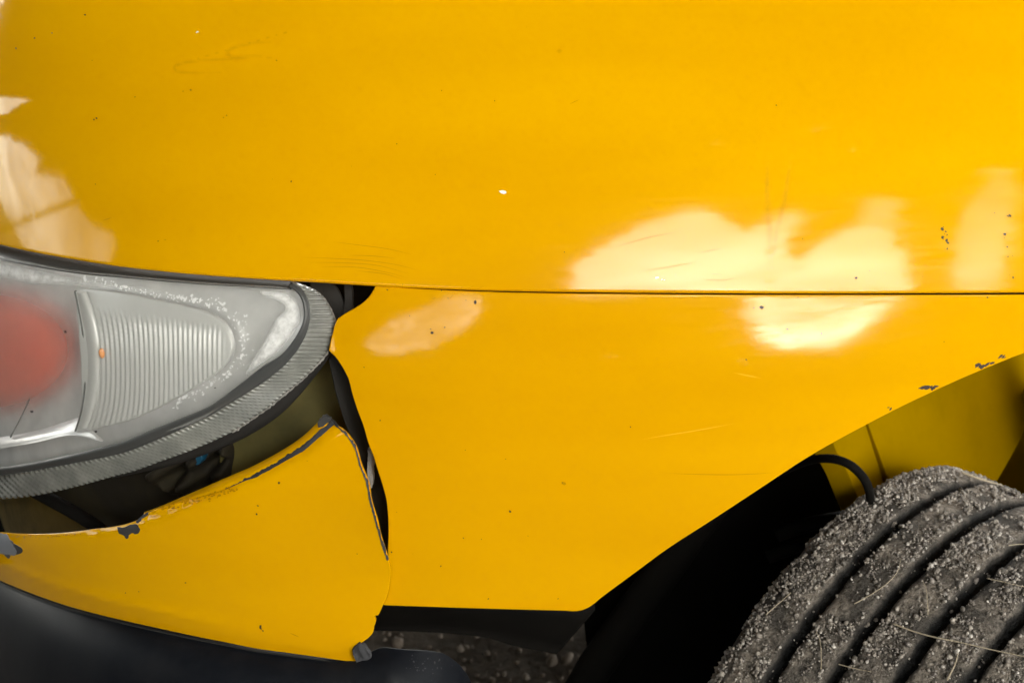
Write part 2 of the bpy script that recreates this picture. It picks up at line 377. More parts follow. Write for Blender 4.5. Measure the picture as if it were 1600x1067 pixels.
def chip(poly, m, seed, off=-.0003, jit=.7, name='paint_chip', parent=None):
    return panel(name, jag(list(poly)+[poly[0]], jit, 1.6, seed)[:-1], m, parent or bumper, off=lambda p: bump_off(p)+off, spacing=4, r=.0002, thick=.0012)
chip([(183,823),(192,824),(203,820),(214,820),(217,828),(214,834),(205,833),(201,835),(198,841),(193,836),(186,833)], M['bare'], 1)
chip([(16,844),(22,849),(30,854),(35,859),(33,863),(26,866),(18,864),(14,872),(8,868),(4,864),(10,850)], M['bare'], 2)
chip([(-10,834),(8,834),(14,842),(20,851),(25,865),(14,866),(-10,860)], M['grey_primer'], 3, off=-.0006)
chip([(212,814),(222,806),(230,801),(231,804),(222,810),(214,816)], M['worn'], 4, off=-.0004)
panel('torn_chunk', np.array([(552,1014),(556,1010),(562,1005),(565,1008),(570,1009),(573,1015),(578,1019),(579,1026),(574,1029),(566,1030),(558,1031),(556,1026),(553,1020)], float), M['worn'], bumper, off=-.006, spacing=4, r=.0006, thick=.004, disp=lambda p: .003*np.abs(((p[:, 0]-p[:, 1]*.5) % 14)-7)/7)
# ---------------- black lower bumper
VT = [(-180,814),(-60,879),(0,909),(50,929.5),(100,947),(150,961),(200,973),(250,984),(300,995),(350,1005),(400,1015),(450,1022),(500,1029),(540,1031),(562,1026),(580,1019),(600,1014),(640,1016),(690,1021.5),(712,1034),(726,1049),(735,1064),(740,1090)]
_vx = np.array([-200,-180,-60,0,50,100,150,200,250,300,350,400,450,500,530,570,610,650,690,720,745,800.]); _vy = np.array([800,810,876,906,926.5,944,958,970,981,992,1002,1012,1019,1024,1024,1018,1012,1012,1018,1030,1056,1100.])
def val_off(px):
    x, y = px[..., 0], px[..., 1]; d = y-np.interp(x, _vx, _vy)
    return .006-.040*(1-np.exp(-np.maximum(d, 0)/62.0)) + .05*np.clip((x-600)/140, 0, 1)**2 + .006*np.exp(-((d-1)/5.0)**2)*0
lower = panel('lower_bumper', outline(VT, [(740,1090),(745,1260)], [(745,1260),(-180,1260)], [(-180,1260),(-180,814)], step=4), M['black'], car, off=val_off, spacing=10, r=.0025, thick=.02)
strip('bumper_groove', [(-60,879),(0,908),(50,928.5),(100,946),(150,960),(200,972),(250,983),(300,994),(350,1004),(400,1014),(450,1021),(500,1028),(556,1036.5)], [(-60,883),(0,912),(50,932.5),(100,950),(150,964),(200,976.5),(250,988),(300,998.5),(350,1008.5),(400,1018),(450,1025),(500,1031.5),(556,1040)], M['bracket'], lower, offA=.004, offB=.0005, n=160, k=4, thick=.003, bulge=.0012)

# ---------------- headlight
lamp = sub('headlight', car)
lamp['label'] = 'clouded headlight with ribbed clear edge'
def make_lens():
    m, nt, b = mat('clouded_lens', (.88,.89,.88), .30, coat=0, spec=.5)
    v = coords(nt); n = noise(nt, 30, 5, .62, v, .3); n2 = noise(nt, 300, 3, .6, v)
    a = ramp(nt, n.outputs[0], [(.3, .13), (.75, .19)]); nt.links.new(a, b.inputs['Alpha'])
    bump(nt, b, n2.outputs[0], .12, .0006)
    gl = nt.nodes.new('ShaderNodeBsdfGlossy'); gl.inputs['Roughness'].default_value = .16; fr = nt.nodes.new('ShaderNodeFresnel'); fr.inputs['IOR'].default_value = 1.5
    mx = nt.nodes.new('ShaderNodeMixShader'); gm = nt.nodes.new('ShaderNodeNewGeometry'); iv = nt.nodes.new('ShaderNodeMath'); iv.operation = 'SUBTRACT'; iv.inputs[0].default_value = 1.0; nt.links.new(gm.outputs['Backfacing'], iv.inputs[1])
    ml = nt.nodes.new('ShaderNodeMath'); ml.operation = 'MULTIPLY'; nt.links.new(fr.outputs[0], ml.inputs[0]); nt.links.new(iv.outputs[0], ml.inputs[1]); nt.links.new(ml.outputs[0], mx.inputs[0]); nt.links.new(b.outputs[0], mx.inputs[1]); nt.links.new(gl.outputs[0], mx.inputs[2])
    nt.links.new(mx.outputs[0], nt.nodes['Material Output'].inputs['Surface']); return m
M['lens'] = make_lens()
def make_flange():
    m, nt, b = mat('ribbed_lens_edge', (.27,.275,.26), .22, coat=.6, coat_rough=.12)
    v = coords(nt); n = noise(nt, 30, 4, .6, v); c = mixc(nt, ramp(nt, n.outputs[0], [(.35, 0.), (.75, 1.)]), (.17,.175,.165), (.32,.325,.30)); nt.links.new(c, b.inputs['Base Color']); return m
M['flange'] = make_flange()
M['band'] = make_plastic('lens_border', (.055,.058,.06), .35, dfac=.2)
def make_reflector():
    m, nt, b = mat('lamp_reflector', (.52,.53,.53), .3, metal=.45)
    v = coords(nt); n = noise(nt, 26, 4, .55, v); c = mixc(nt, ramp(nt, n.outputs[0], [(.35, 0.), (.7, 1.)]), (.72,.73,.74), (.92,.92,.92)); nt.links.new(c, b.inputs['Base Color']); return m
M['reflector'] = make_reflector()
m_, nt_, b_ = mat('ribbed_signal_lens', (.62,.63,.62), .3, metal=.15, coat=.8, coat_rough=.08); M['signal'] = m_
m_, nt_, b_ = mat('amber_bulb', (.95,.36,.07), .3, coat=.8); M['amber'] = m_
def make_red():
    m, nt, b = mat('red_bulb_hood', (.82,.12,.045), .35, coat=.4, coat_rough=.3)  # red reflection painted as a tint that fades outward
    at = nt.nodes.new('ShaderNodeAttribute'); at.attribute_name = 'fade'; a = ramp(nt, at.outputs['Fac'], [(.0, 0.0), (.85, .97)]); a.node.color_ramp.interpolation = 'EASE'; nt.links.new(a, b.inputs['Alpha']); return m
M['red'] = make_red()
def make_frost_glare():
    m, nt, b = mat('frosted_haze', (.86,.87,.88), .5)  # white sky reflection painted on, broken up by frost-like noise
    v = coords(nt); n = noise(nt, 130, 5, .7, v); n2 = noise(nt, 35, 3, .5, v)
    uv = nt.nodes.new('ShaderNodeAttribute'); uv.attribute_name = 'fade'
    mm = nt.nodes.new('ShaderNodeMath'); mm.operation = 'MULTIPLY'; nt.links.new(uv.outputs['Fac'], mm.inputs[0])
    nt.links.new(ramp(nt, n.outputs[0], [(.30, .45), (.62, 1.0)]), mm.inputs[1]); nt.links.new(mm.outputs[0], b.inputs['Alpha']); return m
M['frost'] = make_frost_glare()
LENS_IN = [(475,470),(477,485),(476,498),(472,513),(460,535),(440,560),(412,578),(375,606),(325,648),(300,661),(250,676),(225,682),(150,706),(87,722),(0,732),(-90,736),(-170,738)]
LENS_TOP = [(-170,352),(-60,386),(0,402),(60,414),(120,424),(200,432),(300,441),(400,447.5),(440,450),(462,456),(475,470)]
BAND_OUT = [(455,441),(470,450),(480,465),(484.5,485),(484,500),(479,520),(466,545),(447,568),(425,587),(400,605),(350,636),(325,651),(250,685),(190,708),(75,731),(0,743),(-90,748),(-170,750)]
BAND_IN = [(450,448),(462,455),(471,468),(474.5,485),(474,498),(470,512),(458,533),(438,557),(411,574),(385,594),(340,628),(318,641),(247,669),(186,693),(75,720),(0,732),(-90,736),(-170,738)]
FL_OUT = [(472,446.5),(495,457),(510,472),(519.5,490),(523,506),(521,526),(516,542),(507,556),(492,573),(474,591),(450,611),(425,632),(400,650),(362,675),(300,703),(250,721),(212,735),(175,745),(112,762),(50,775),(0,780),(-90,784),(-170,786)]
HO_OUT = [(528,500),(527,526),(521,546),(512,562),(495,585),(466,620),(440,646),(400,674),(350,699),(300,717),(262,729),(212,740),(175,747)]
panel('lens', outline(LENS_TOP, LENS_IN, [(-170,738),(-170,352)], step=4), M['lens'], lamp, off=.010, spacing=11, r=.0006, thick=.002)
strip('lens_border', BAND_OUT, BAND_IN, M['band'], lamp, offA=.0125, offB=.0092, n=260, k=5, bulge=.0012)
strip('lens_top_edge', [(-170,330),(-60,370),(0,385),(100,405),(200,420),(300,430),(400,437),(458,441)], [(-170,356),(-60,390),(0,406),(60,418),(120,427.5),(200,435),(300,443.5),(400,449.5),(455,453)], M['band'], lamp, offA=.022, offB=.0094, n=160, k=6, bulge=.002)
def ribs(s, t):
    return .0012*np.sin(2*np.pi*(s + 26*t*np.clip((s-90)/150, 0, 1)*np.clip((900-s)/300, 0, 1))/8.2)*np.clip(t/.06, 0, 1)
strip('ribbed_edge', BAND_OUT, FL_OUT, M['flange'], lamp, offA=.012, offB=.017, n=900, k=9, disp=ribs)
# little broken teeth along the rim
strip('rim_teeth', jag(FL_OUT[1:14], .5, 1.6, 8), jag([(x+1.8, y+1.5) for x, y in FL_OUT[1:14]], 1.0, 1.6, 9), M['worn_light'], lamp, offA=.0168, offB=.018, n=340, k=3, thick=.0015)
strip('lamp_housing', [(x-2, y-2) for x, y in FL_OUT[5:18]], HO_OUT[1:], M['bracket'], lamp, offA=.0215, offB=.026, n=200, k=4, bulge=.001, thick=.02)
def refl_off(p):
    x, y = p[..., 0], p[..., 1]
    return .034 - .006*np.clip((x-330)/130, 0, 1) + .012*np.exp(-((x-20)/90)**2-((y-560)/110)**2)
panel('reflector', outline(LENS_TOP, LENS_IN, [(-170,738),(-170,352)], step=6), M['reflector'], lamp, off=refl_off, spacing=11, r=.001, thick=.02)
# bowl floor ledge
strip('reflector_ledge', [(-170,690),(-60,688),(0,685),(60,674),(95,663),(120,655)], [(-170,704),(-60,703),(0,700),(60,690),(110,680),(160,690)], M['reflector'], lamp, offA=.030, offB=.018, n=80, k=6, bulge=.003)
strip('bowl_moulding_line', [(59,510),(60,535),(57,560),(53,590),(45,622),(30,655),(15,683)], [(60.6,510),(61.6,535),(58.8,560),(55,590),(47,622),(32,655),(17,684)], M['band'], lamp, offA=.024, offB=.024, n=70, k=3, bulge=.0006)
# ribbed indicator
IND = [(121,458),(128,453.5),(140,453),(200,461),(250,471.5),(300,482.5),(330,492),(350,506),(361,524),(365,543),(358,563),(338,582),(300,606),(250,634),(200,655),(150,667),(122,672)]
IND_L = [(122,672),(129,645),(134,615),(136,575),(134,540),(130,510),(125,485),(121,458)]
def ind_rib(p):
    x, y = p[:, 0], p[:, 1]; ph = x - 26*(1-((y-570)/105)**2)*np.clip(1-(x-150)/210, 0, 1)
    top = np.clip((y-(474+.17*(x-150)))/22, 0, 1)
    return .0027*(np.abs(np.sin(np.pi*ph/8.3))-.6)*np.clip((ph-132)/8, 0, 1)*np.clip((357-x)/12, 0, 1)*top + .006*np.exp(-((y-560)/90)**2)
def ind_off(p): return .024 + .000*p[..., 0]
panel('signal_lens', outline(IND, IND_L, step=4), M['signal'], lamp, off=ind_off, spacing=2.3, r=.001, thick=.006, disp=ind_rib)
strip('signal_lens_rim', [(118,456),(124,485),(129,512),(133,545),(134.5,575),(132.5,615),(127.5,645),(119,674)], [(134,458),(144,485),(151,510),(155.5,540),(156,575),(153,612),(147,640),(136,669)], M['signal'], lamp, offA=.019, offB=.0165, n=90, k=7, bulge=.004)
strip('signal_lens_shadow_line', [(115.5,456),(121.5,485),(126.5,512),(130.5,545),(132,575),(130,615),(125,645),(116,674)], [(118.5,456),(124.5,485),(129.5,512),(133.5,545),(135,575),(133,615),(128,645),(119,674)], M['band'], lamp, offA=.018, offB=.018, n=90, k=3, bulge=.0003)  # dark line along the left edge of the signal lens
def ball(name, px, off, r, m, parent, sc=(1,1,1), sub_=3):
    import bmesh
    bm = bmesh.new(); bmesh.ops.create_icosphere(bm, subdivisions=sub_, radius=1.0)
    c = cast(np.array([px], float), np.array([off]))[0]; V = np.array([v.co[:] for v in bm.verts])*np.array(sc)*r + c; f = [[v.index for v in q.verts] for q in bm.faces]; bm.free()
    return mesh_obj(name, V, f, m, parent)
ball('signal_bulb', (159,552), .0135, .0030, M['amber'], lamp, (.8,.6,1.5), 2)
def faded(name, poly, m, parent, off, soft, spacing=5, **kw):
    """A thin film whose point attribute 'fade' falls to zero at its outline."""
    o = panel(name, poly, m, parent, off=off, spacing=spacing, r=.00003, thick=.00003, **kw)
    me = o.data; V = np.array([v.co[:] for v in me.vertices]); c = np.asarray(poly, float)
    d = V-CAM; z = d@FW; px = np.stack([800+FPX*(d@RT)/z, 533.5-FPX*(d@UP)/z], -1)
    a, b = c, np.roll(c, -1, 0); ab = b-a; t = np.clip(((px[:, None]-a)*ab).sum(-1)/((ab**2).sum(-1)+1e-9), 0, 1)
    dd = np.linalg.norm(px[:, None]-(a+t[..., None]*ab), axis=-1).min(1); dd[~inside(px, c)] = 0
    at = me.attributes.new('fade', 'FLOAT', 'POINT'); at.data.foreach_set('value', np.clip(dd/soft, 0, 1).astype(np.float32)); return o
faded('frosted_patch', outline([(395,452),(430,453),(455,461),(468,478),(470,500),(464,515),(450,534),(430,556),(405,573),(384,588),(383,580),(395,560),(408,540),(418,520),(423,512),(432,494),(444,482),(430,470),(405,460)], step=3), M['frost'], lamp, lambda p: .0095+0*p[..., 0], 9)  # pale sky reflection painted as a frosted film on the lens
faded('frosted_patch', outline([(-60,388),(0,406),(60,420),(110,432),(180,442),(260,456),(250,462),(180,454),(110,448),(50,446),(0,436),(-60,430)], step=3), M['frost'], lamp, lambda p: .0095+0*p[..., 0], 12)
_t = np.linspace(0, 2*math.pi, 60)[:-1]
faded('red_reflector', np.stack([-14+150*np.cos(_t), 548+116*np.sin(_t)], -1), M['red'], lamp, lambda p: .028-.010*np.clip(1-((p[..., 0]+14)/150)**2-((p[..., 1]-548)/116)**2, 0, 1), 72, 7)  # painted red reflection, laid inside the lamp as a soft patch
# frost flecks on the inside of the lens, round the tip of the indicator
def flecks(name, pts, size, m, parent, off, seed=0, asp=2.2, ang=None):
    r = np.random.default_rng(seed); V = []; f = []
    for (x, y) in pts:
        n = 6; a0 = r.uniform(0, math.pi) if ang is None else ang + r.normal()*.3; s = size*r.lognormal(0, .45); q = []
        for k in range(n):
            t = 2*math.pi*k/n; l = s*(1+.25*r.normal()); dx, dy = math.cos(t)*l*asp, math.sin(t)*l
            q.append((x+dx*math.cos(a0)-dy*math.sin(a0), y+dx*math.sin(a0)+dy*math.cos(a0)))
        P = surf_off(np.array(q), off); b = len(V); V += list(P); f.append(list(range(b, b+n))[::-1])
    return mesh_obj(name, V, f, m, parent, kind='stuff')
def surf_off(q, off): return cast(q, ev(off, q))
m_, nt_, b_ = mat('frost_white', (.88,.89,.90), .35); M['white'] = m_
pts = []
r_ = np.random.default_rng(4)
arc = catmull([(262,463),(300,470),(330,476),(356,488),(370,508),(376,532),(374,556),(362,574),(340,592),(310,612),(270,634)], 1.5)
for p in arc:
    if r_.random() < .75: pts.append(p + r_.normal(size=2)*np.array([4.5, 4.0]) + np.array([2, 0]))
for p in catmull([(330,470),(352,478),(372,492),(386,515),(384,545),(372,566)], 3): 
    if r_.random() < .6: pts.append(p + r_.normal(size=2)*7)
for p in catmull([(140,437),(200,450),(250,461),(300,466)], 2.0):
    if r_.random() < .7: pts.append(p + r_.normal(size=2)*3)
flecks('frost_fleck', pts, .85, M['white'], lamp, .0094, 5, 1.8)
flecks('dirt_fleck', [(102,519),(336,606),(150,674),(62,673),(98,565),(50,643)], .8, M['bare'], lamp, .0094, 6, 1.3)
M['brown'] = make_plastic('dirty_overspray', (.10,.066,.008), .7, dust=(.03,.024,.01), dfac=.8, spec=.2)  # yellow panel in shadow, its shade put into a browner colour
M['carrier'] = make_plastic('carrier_plastic', (.020,.017,.012), .7, dust=(.05,.042,.022), dfac=.8, spec=.2)
# ---------------- behind the headlight
panel('inner_wing_panel', outline([(345,690),(380,670),(440,630),(490,575),(505,540),(560,540),(600,640),(620,760),(620,900),(340,900)], step=8), M['inner_dim'], car, off=.075, spacing=14, thick=.004)
panel('front_crossmember', outline([(-170,765),(58,764),(95,796),(150,835),(150,900),(-170,900)], step=8), M['brown'], car, off=.085, spacing=16)
panel('lamp_carrier', outline([(40,740),(150,730),(250,700),(351,675),(352,760),(350,900),(120,900)], step=8), M['carrier'], car, off=.095, spacing=16)
tube('carrier_edge', cast(catmull([(55,768),(80,781),(115,800),(150,822),(180,848)], 8), np.full(len(catmull([(55,768),(80,781),(115,800),(150,822),(180,848)], 8)), .06)), .006, M['dark'], car)
def crumple(p): return .010*np.sin(p[:, 0]*.13+1.3*np.sin(p[:, 1]*.06))+.006*np.sin(p[:, 1]*.2+p[:, 0]*.07)
panel('foam_pad', outline([(236,744),(262,728),(300,712),(350,692),(352,745),(350,800),(290,800),(262,775)], step=5), M['carrier'], car, off=.07, spacing=5, r=.003, thick=.02, disp=crumple)
m_, nt_, b_ = mat('blue_connector', (.006,.075,.15), .45); M['blue'] = m_
panel('wire_connector', outline([(305,720),(309,714),(314,713),(312,722),(307,726)], step=2), M['blue'], car, off=.058, spacing=4, r=.001, thick=.01)
panel('wing_bracket', outline([(512,548),(520,553),(534,566),(548,592),(565,635),(582,690),(600,745),(614,800),(616,900),(600,880),(588,815),(575,760),(560,705),(540,660),(525,610)], step=6), M['bracket'], car, off=.030, spacing=10, thick=.006)
strip('scuffed_clip', jag([(575,702),(574.5,720),(574,740),(575,756),(579,763)], .5, seed=11), jag([(579,700),(584,712),(584.5,735),(584,752),(580,763)], .8, seed=12), M['worn_light'], car, offA=.02, offB=.02, n=60, k=4, bulge=.0025)
panel('lamp_support', outline([(440,425),(620,430),(620,470),(560,530),(510,560),(480,500)], step=8), M['dark'], car, off=.055, spacing=14)
panel('support_plate', outline([(487,440),(520,446),(530,460),(537,480),(536,505),(524,510),(518,480),(505,462),(486,450)], step=4), M['bracket'], car, off=.034, spacing=8, thick=.004)
panel('support_rib', outline([(539,446),(547,446),(549,470),(548,500),(537,505),(540,470)], step=4), M['bracket'], car, off=.030, spacing=8, thick=.006)
# ---------------- wheel arch
ARCH = [(603,944.5),(700,948),(800,951),(880,952.8),(905,953),(921,946.5),(941,930.5),(992,893),(1044,855),(1113,810.5),(1181,766),(1250,720.5),(1300,691),(1350,664),(1400,638),(1450,614),(1500,591),(1550,570),(1600,550),(1690,518),(1780,492)]
sweep('wheel_arch_liner', ARCH, (-.03,.62,.16), M['dark'], car, off=.014)
panel('inner_arch_panel', outline([(860,500),(1330,480),(1318,690),(1345,790),(1420,1000),(1420,1300),(905,1300),(925,1067)], step=14), M['dark'], car, off=.42, spacing=26)
def fold_x(y): return 1357+(y-660)*.36
def inn_off(p): return .33 + .20*np.clip((p[..., 0]-fold_x(p[..., 1]))/230, 0, 2.2) - .02*np.clip((p[..., 1]-560)/200, -1, 2)
def flange_off(p): return .33 - .085*np.clip((fold_x(p[..., 1])-p[..., 0])/60, 0, 2)
panel('inner_wing', outline([(fold_x(560),560),(fold_x(690),690),(fold_x(850),850)], [(fold_x(850),850),(1500,850)], [(1500,850),(1554,757),(1602,670),(1690,480)], [(1690,480),(fold_x(560),560)], step=8), M['inner'], car, off=inn_off, spacing=12, r=.001, thick=.02)
panel('inner_wing_flange', outline([(1285,600),(1303,690),(1325,735),(1346,788),(1375,850)], [(1375,850),(fold_x(850)-1,850)], [(fold_x(850)-1,850),(fold_x(690)-1,690),(fold_x(560)-1,560)], [(fold_x(560)-1,560),(1285,600)], step=8), M['inner'], car, off=flange_off, spacing=12, r=.0015, thick=.02)
panel('inner_wing_rear', outline([(1850,420),(1640,560),(1570,660),(1520,740),(1470,850)], [(1470,850),(1850,850)], [(1850,850),(1850,420)], step=8), M['inner'], car, off=lambda p: .60-.12*np.clip((p[..., 0]-1550)/100, -1, 3), spacing=14, r=.001, thick=.02)
hp = smooth3(np.vstack([cast(np.array([q], float), np.array([o_]))[0] for q, o_ in (((1215,740),.30),((1255,722),.24),((1290,716),.20),((1320,722),.18),((1342,738),.175),((1357,762),.175),((1362,800),.19))]), 6)
tube('brake_hose', hp, .0042, M['dark'], car, seg=10)
tube('suspension_strut', np.vstack([cast(np.array([q], float), np.array([o_]))[0] for q, o_ in (((840,1200),.30),((930,1040),.32),((1030,900),.35),((1180,690),.38))]), .019, M['dark'], car, seg=16)
tube('steering_arm', np.vstack([cast(np.array([q], float), np.array([o_]))[0] for q, o_ in (((1215,835),.37),((1250,822),.36),((1300,812),.35),((1400,800),.34))]), .008, M['bracket'], car, seg=14)
tube('steering_arm', np.vstack([cast(np.array([q], float), np.array([o_]))[0] for q, o_ in (((1200,870),.38),((1250,852),.37),((1300,845),.36),((1400,835),.34))]), .007, M['bracket'], car, seg=14)
strip('undertray', [(575,930),(700,938),(800,942),(930,953)], [(560,984),(680,988),(760,996),(800,1008),(870,1022)], M['dark'], car, offA=.16, offB=.20, n=60, k=5, bulge=.006, thick=.05)
def slab(name, x0, x1, y0, y1, z0, z1, m, parent):
    V = [(x, y, z) for x in (x0, x1) for y in (y0, y1) for z in (z0, z1)]
    return mesh_obj(name, V, [(0,1,3,2),(4,6,7,5),(0,4,5,1),(2,3,7,6),(0,2,6,4),(1,5,7,3)], m, parent, smooth=False)
slab('underbody', -.95, .04, .34, 2.2, .36, .47, M['dark'], car)
slab('underbody', .04, 2.2, .70, 2.2, .30, .47, M['dark'], car)

# ---------------- wheel
TC = np.array([.370, .186, .300]); TYAW, TCAMB, TR, TS = R_(-46.9), R_(-2.4), .300, .0473
TA = np.array([math.cos(TYAW)*math.cos(TCAMB), math.sin(TYAW)*math.cos(TCAMB), math.sin(TCAMB)]); TF = np.array([math.sin(TYAW), -math.cos(TYAW), 0]); TU = np.cross(TA, TF); TU *= np.sign(TU[2])
wheel = sub('wheel', car)
from mathutils import noise as mn
def fbm(p, o=3): return mn.fractal(Vector(p), 1.0, 2.0, o)
def wpt(th, u, r): return TC + u*TA + r*(math.cos(th)*TF + math.sin(th)*TU)
U0, U1 = -.056, 3*TS+.046
def tread_r(u):
    c = (U0+U1)/2; h = (U1-U0)/2; e = abs(u-c)/h
    return TR - .004*e**2
def make_tyre_mat():
    m, nt, b = mat('dusty_tyre', (.06,.058,.056), .85, spec=.25)
    v = coords(nt); n = noise(nt, 24, 6, .65, v); n2 = noise(nt, 260, 4, .65, v); n3 = noise(nt, 700, 2, .5, v)
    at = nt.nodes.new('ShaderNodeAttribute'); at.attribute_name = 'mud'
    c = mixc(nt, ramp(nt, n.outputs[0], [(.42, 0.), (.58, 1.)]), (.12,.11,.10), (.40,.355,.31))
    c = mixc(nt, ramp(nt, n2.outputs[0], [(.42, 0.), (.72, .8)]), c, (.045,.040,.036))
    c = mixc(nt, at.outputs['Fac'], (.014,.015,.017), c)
    nt.links.new(c, b.inputs['Base Color'])
    p = bump(nt, b, n2.outputs[0], .9, .004); bump(nt, b, n3.outputs[0], .6, .0012, prev=p); return m
M['tyre'] = make_tyre_mat()
def make_tyre():
    prof = []   # u, radius, mud
    gw = .0062; gd = .0085
    for u, r in ((U0+.020, TR-.105), (U0+.006, TR-.085), (U0-.004, TR-.055), (U0-.004, TR-.036), (U0+.0, TR-.020), (U0+.005, TR-.011), (U0+.011, TR-.0055)): prof.append((u, r, .6))
    for k in range(5):
        a = U0+.018 if k == 0 else (k-1)*TS+gw; b = U1-.018 if k == 4 else k*TS-gw
        for t in np.linspace(0, 1, 9): u = a+(b-a)*t; prof.append((u, tread_r(u)-(.0012 if t in (0, 1) else 0), 1.0 if .02 < t < .98 else .5))
        if k < 4:
            c = k*TS
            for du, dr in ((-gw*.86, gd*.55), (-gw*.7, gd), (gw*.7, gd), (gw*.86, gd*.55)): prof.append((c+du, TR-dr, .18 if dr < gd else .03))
    for u, r in ((U1-.011, TR-.0055), (U1-.005, TR-.011), (U1, TR-.020), (U1+.004, TR-.036), (U1+.004, TR-.055), (U1-.006, TR-.085), (U1-.020, TR-.105)): prof.append((u, r, .6))
    n = 420; k = len(prof); V = []; mud = []
    for i in range(n):
        th = 2*math.pi*i/n
        for (u, r, md) in prof:
            q = wpt(th, u, r); e = 0
            if r > TR-.03: e = .0016*fbm(q*55, 3)*(1 if md > .3 else .3) + .0008*fbm(q*190, 2)
            w_ = .0016*fbm((th*22, u*60, 3.1), 2) if md < .6 and r > TR-.02 else 0
            V.append(wpt(th, u+w_, r+e)); mud.append(md)
    f = []
    for i in range(n):
        j = (i+1) % n
        for q in range(k-1): f.append((i*k+q, j*k+q, j*k+q+1, i*k+q+1))
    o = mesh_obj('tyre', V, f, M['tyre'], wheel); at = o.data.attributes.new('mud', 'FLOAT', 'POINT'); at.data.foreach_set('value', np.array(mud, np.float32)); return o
make_tyre()
m_, nt_, b_ = mat('steel_rim', (.30,.30,.31), .4, metal=.8); M['rim'] = m_
def make_rim():
    prof = [(U0+.020, TR-.103), (U0+.03, TR-.108), (U0+.05, TR-.12), (U1-.05, TR-.12), (U1-.03, TR-.108), (U1-.020, TR-.103), (U1-.03, TR-.115), (U1-.055, TR-.19), (U1-.045, TR-.25), (U1-.045, .004)]
    n = 64; V = [wpt(2*math.pi*i/n, u, r) for i in range(n) for u, r in prof]; k = len(prof)
    f = [(i*k+q, ((i+1) % n)*k+q, ((i+1) % n)*k+q+1, i*k+q+1) for i in range(n) for q in range(k-1)]
    mesh_obj('rim', V, f, M['rim'], wheel)
make_rim()
def make_grain_mat():
    m, nt, b = mat('sand_grain', (.3,.27,.24), .5, spec=.5)
    g = nt.nodes.new('ShaderNodeNewGeometry'); c = ramp(nt, g.outputs['Random Per Island'], [(0, (.11,.10,.09)), (.35, (.27,.24,.21)), (.6, (.45,.41,.37)), (.85, (.17,.15,.14)), (1, (.75,.71,.67))])
    nt.links.new(c, b.inputs['Base Color']); return m
M['grain'] = make_grain_mat()
ICO_V = None
def grains(name, P, s, m, parent, **kw):
    """one mesh of many little lumpy stones"""
    t = (1+5**.5)/2
    iv = np.array([(-1,t,0),(1,t,0),(-1,-t,0),(1,-t,0),(0,-1,t),(0,1,t),(0,-1,-t),(0,1,-t),(t,0,-1),(t,0,1),(-t,0,-1),(-t,0,1)])/math.sqrt(1+t*t)
    fc = np.array([(0,11,5),(0,5,1),(0,1,7),(0,7,10),(0,10,11),(1,5,9),(5,11,4),(11,10,2),(10,7,6),(7,1,8),(3,9,4),(3,4,2),(3,2,6),(3,6,8),(3,8,9),(4,9,5),(2,4,11),(6,2,10),(8,6,7),(9,8,1)])
    n = len(P); q = rng.normal(size=(n, 3, 3)); qq = np.linalg.qr(q)[0]; sc = rng.uniform(.65, 1.25, (n, 1, 3))
    v = (iv[None]*sc*(1+.12*rng.normal(size=(n, 12, 1))))@qq; V = (v*s[:, None, None] + P[:, None]).reshape(-1, 3)
    Fc = (fc[None] + 12*np.arange(n)[:, None, None]).reshape(-1)
    if parent is not None: V = V
    me = bpy.data.meshes.new(name); me.vertices.add(len(V)); me.vertices.foreach_set('co', V.ravel()); nf = len(Fc)//3
    me.loops.add(len(Fc)); me.loops.foreach_set('vertex_index', Fc.astype(np.int32)); me.polygons.add(nf); me.polygons.foreach_set('loop_start', np.arange(0, 3*nf, 3)); me.polygons.foreach_set('use_smooth', [True]*nf); me.update(); me.validate()
    me.materials.append(m); o = bpy.data.objects.new(name, me); COL.objects.link(o); o['kind'] = 'stuff'
    if parent is not None: o.parent = parent; o.matrix_parent_inverse = parent_inv(parent)
    return o
def in_groove(u): 
    d = np.abs(((u/TS)+.5) % 1-.5)*TS; return (d < .0072) & (u > -.02) & (u < 3*TS+.02)
def make_grains():
    n = 110000; th = rng.uniform(R_(-35), R_(140), n); u = rng.uniform(U0-.002, U1+.002, n)
    cl = np.array([fbm((a*9, b*36, 1.7), 3) for a, b in zip(th, u)]); cl2 = np.array([fbm((a*30, b*120, 7.7), 2) for a, b in zip(th, u)])
    left = np.clip((.02-u)/.06, 0, 1)
    keep = (cl*.8 + cl2*.7 + left*.35 + rng.normal(size=n)*.2 > .16) & ~(in_groove(u) & (rng.random(n) > .05))
    th, u = th[keep], u[keep]
    s = .00078*rng.lognormal(0, .5, len(u)); s = np.clip(s, .0004, .0027)
    e = np.clip(np.maximum(U0+.018-u, u-U1+.018)/.020, 0, 1); r = TR - .004*((u-(U0+U1)/2)/((U1-U0)/2))**2 - .018*e**2.2
    r = np.where(in_groove(u), TR-.008, r) + s*.35 + rng.uniform(0, .0012, len(u))
    P = TC + u[:, None]*TA + r[:, None]*(np.cos(th)[:, None]*TF + np.sin(th)[:, None]*TU)
    print('grains', len(u)); grains('caked_sand', P, s, M['grain'], wheel)
make_grains()

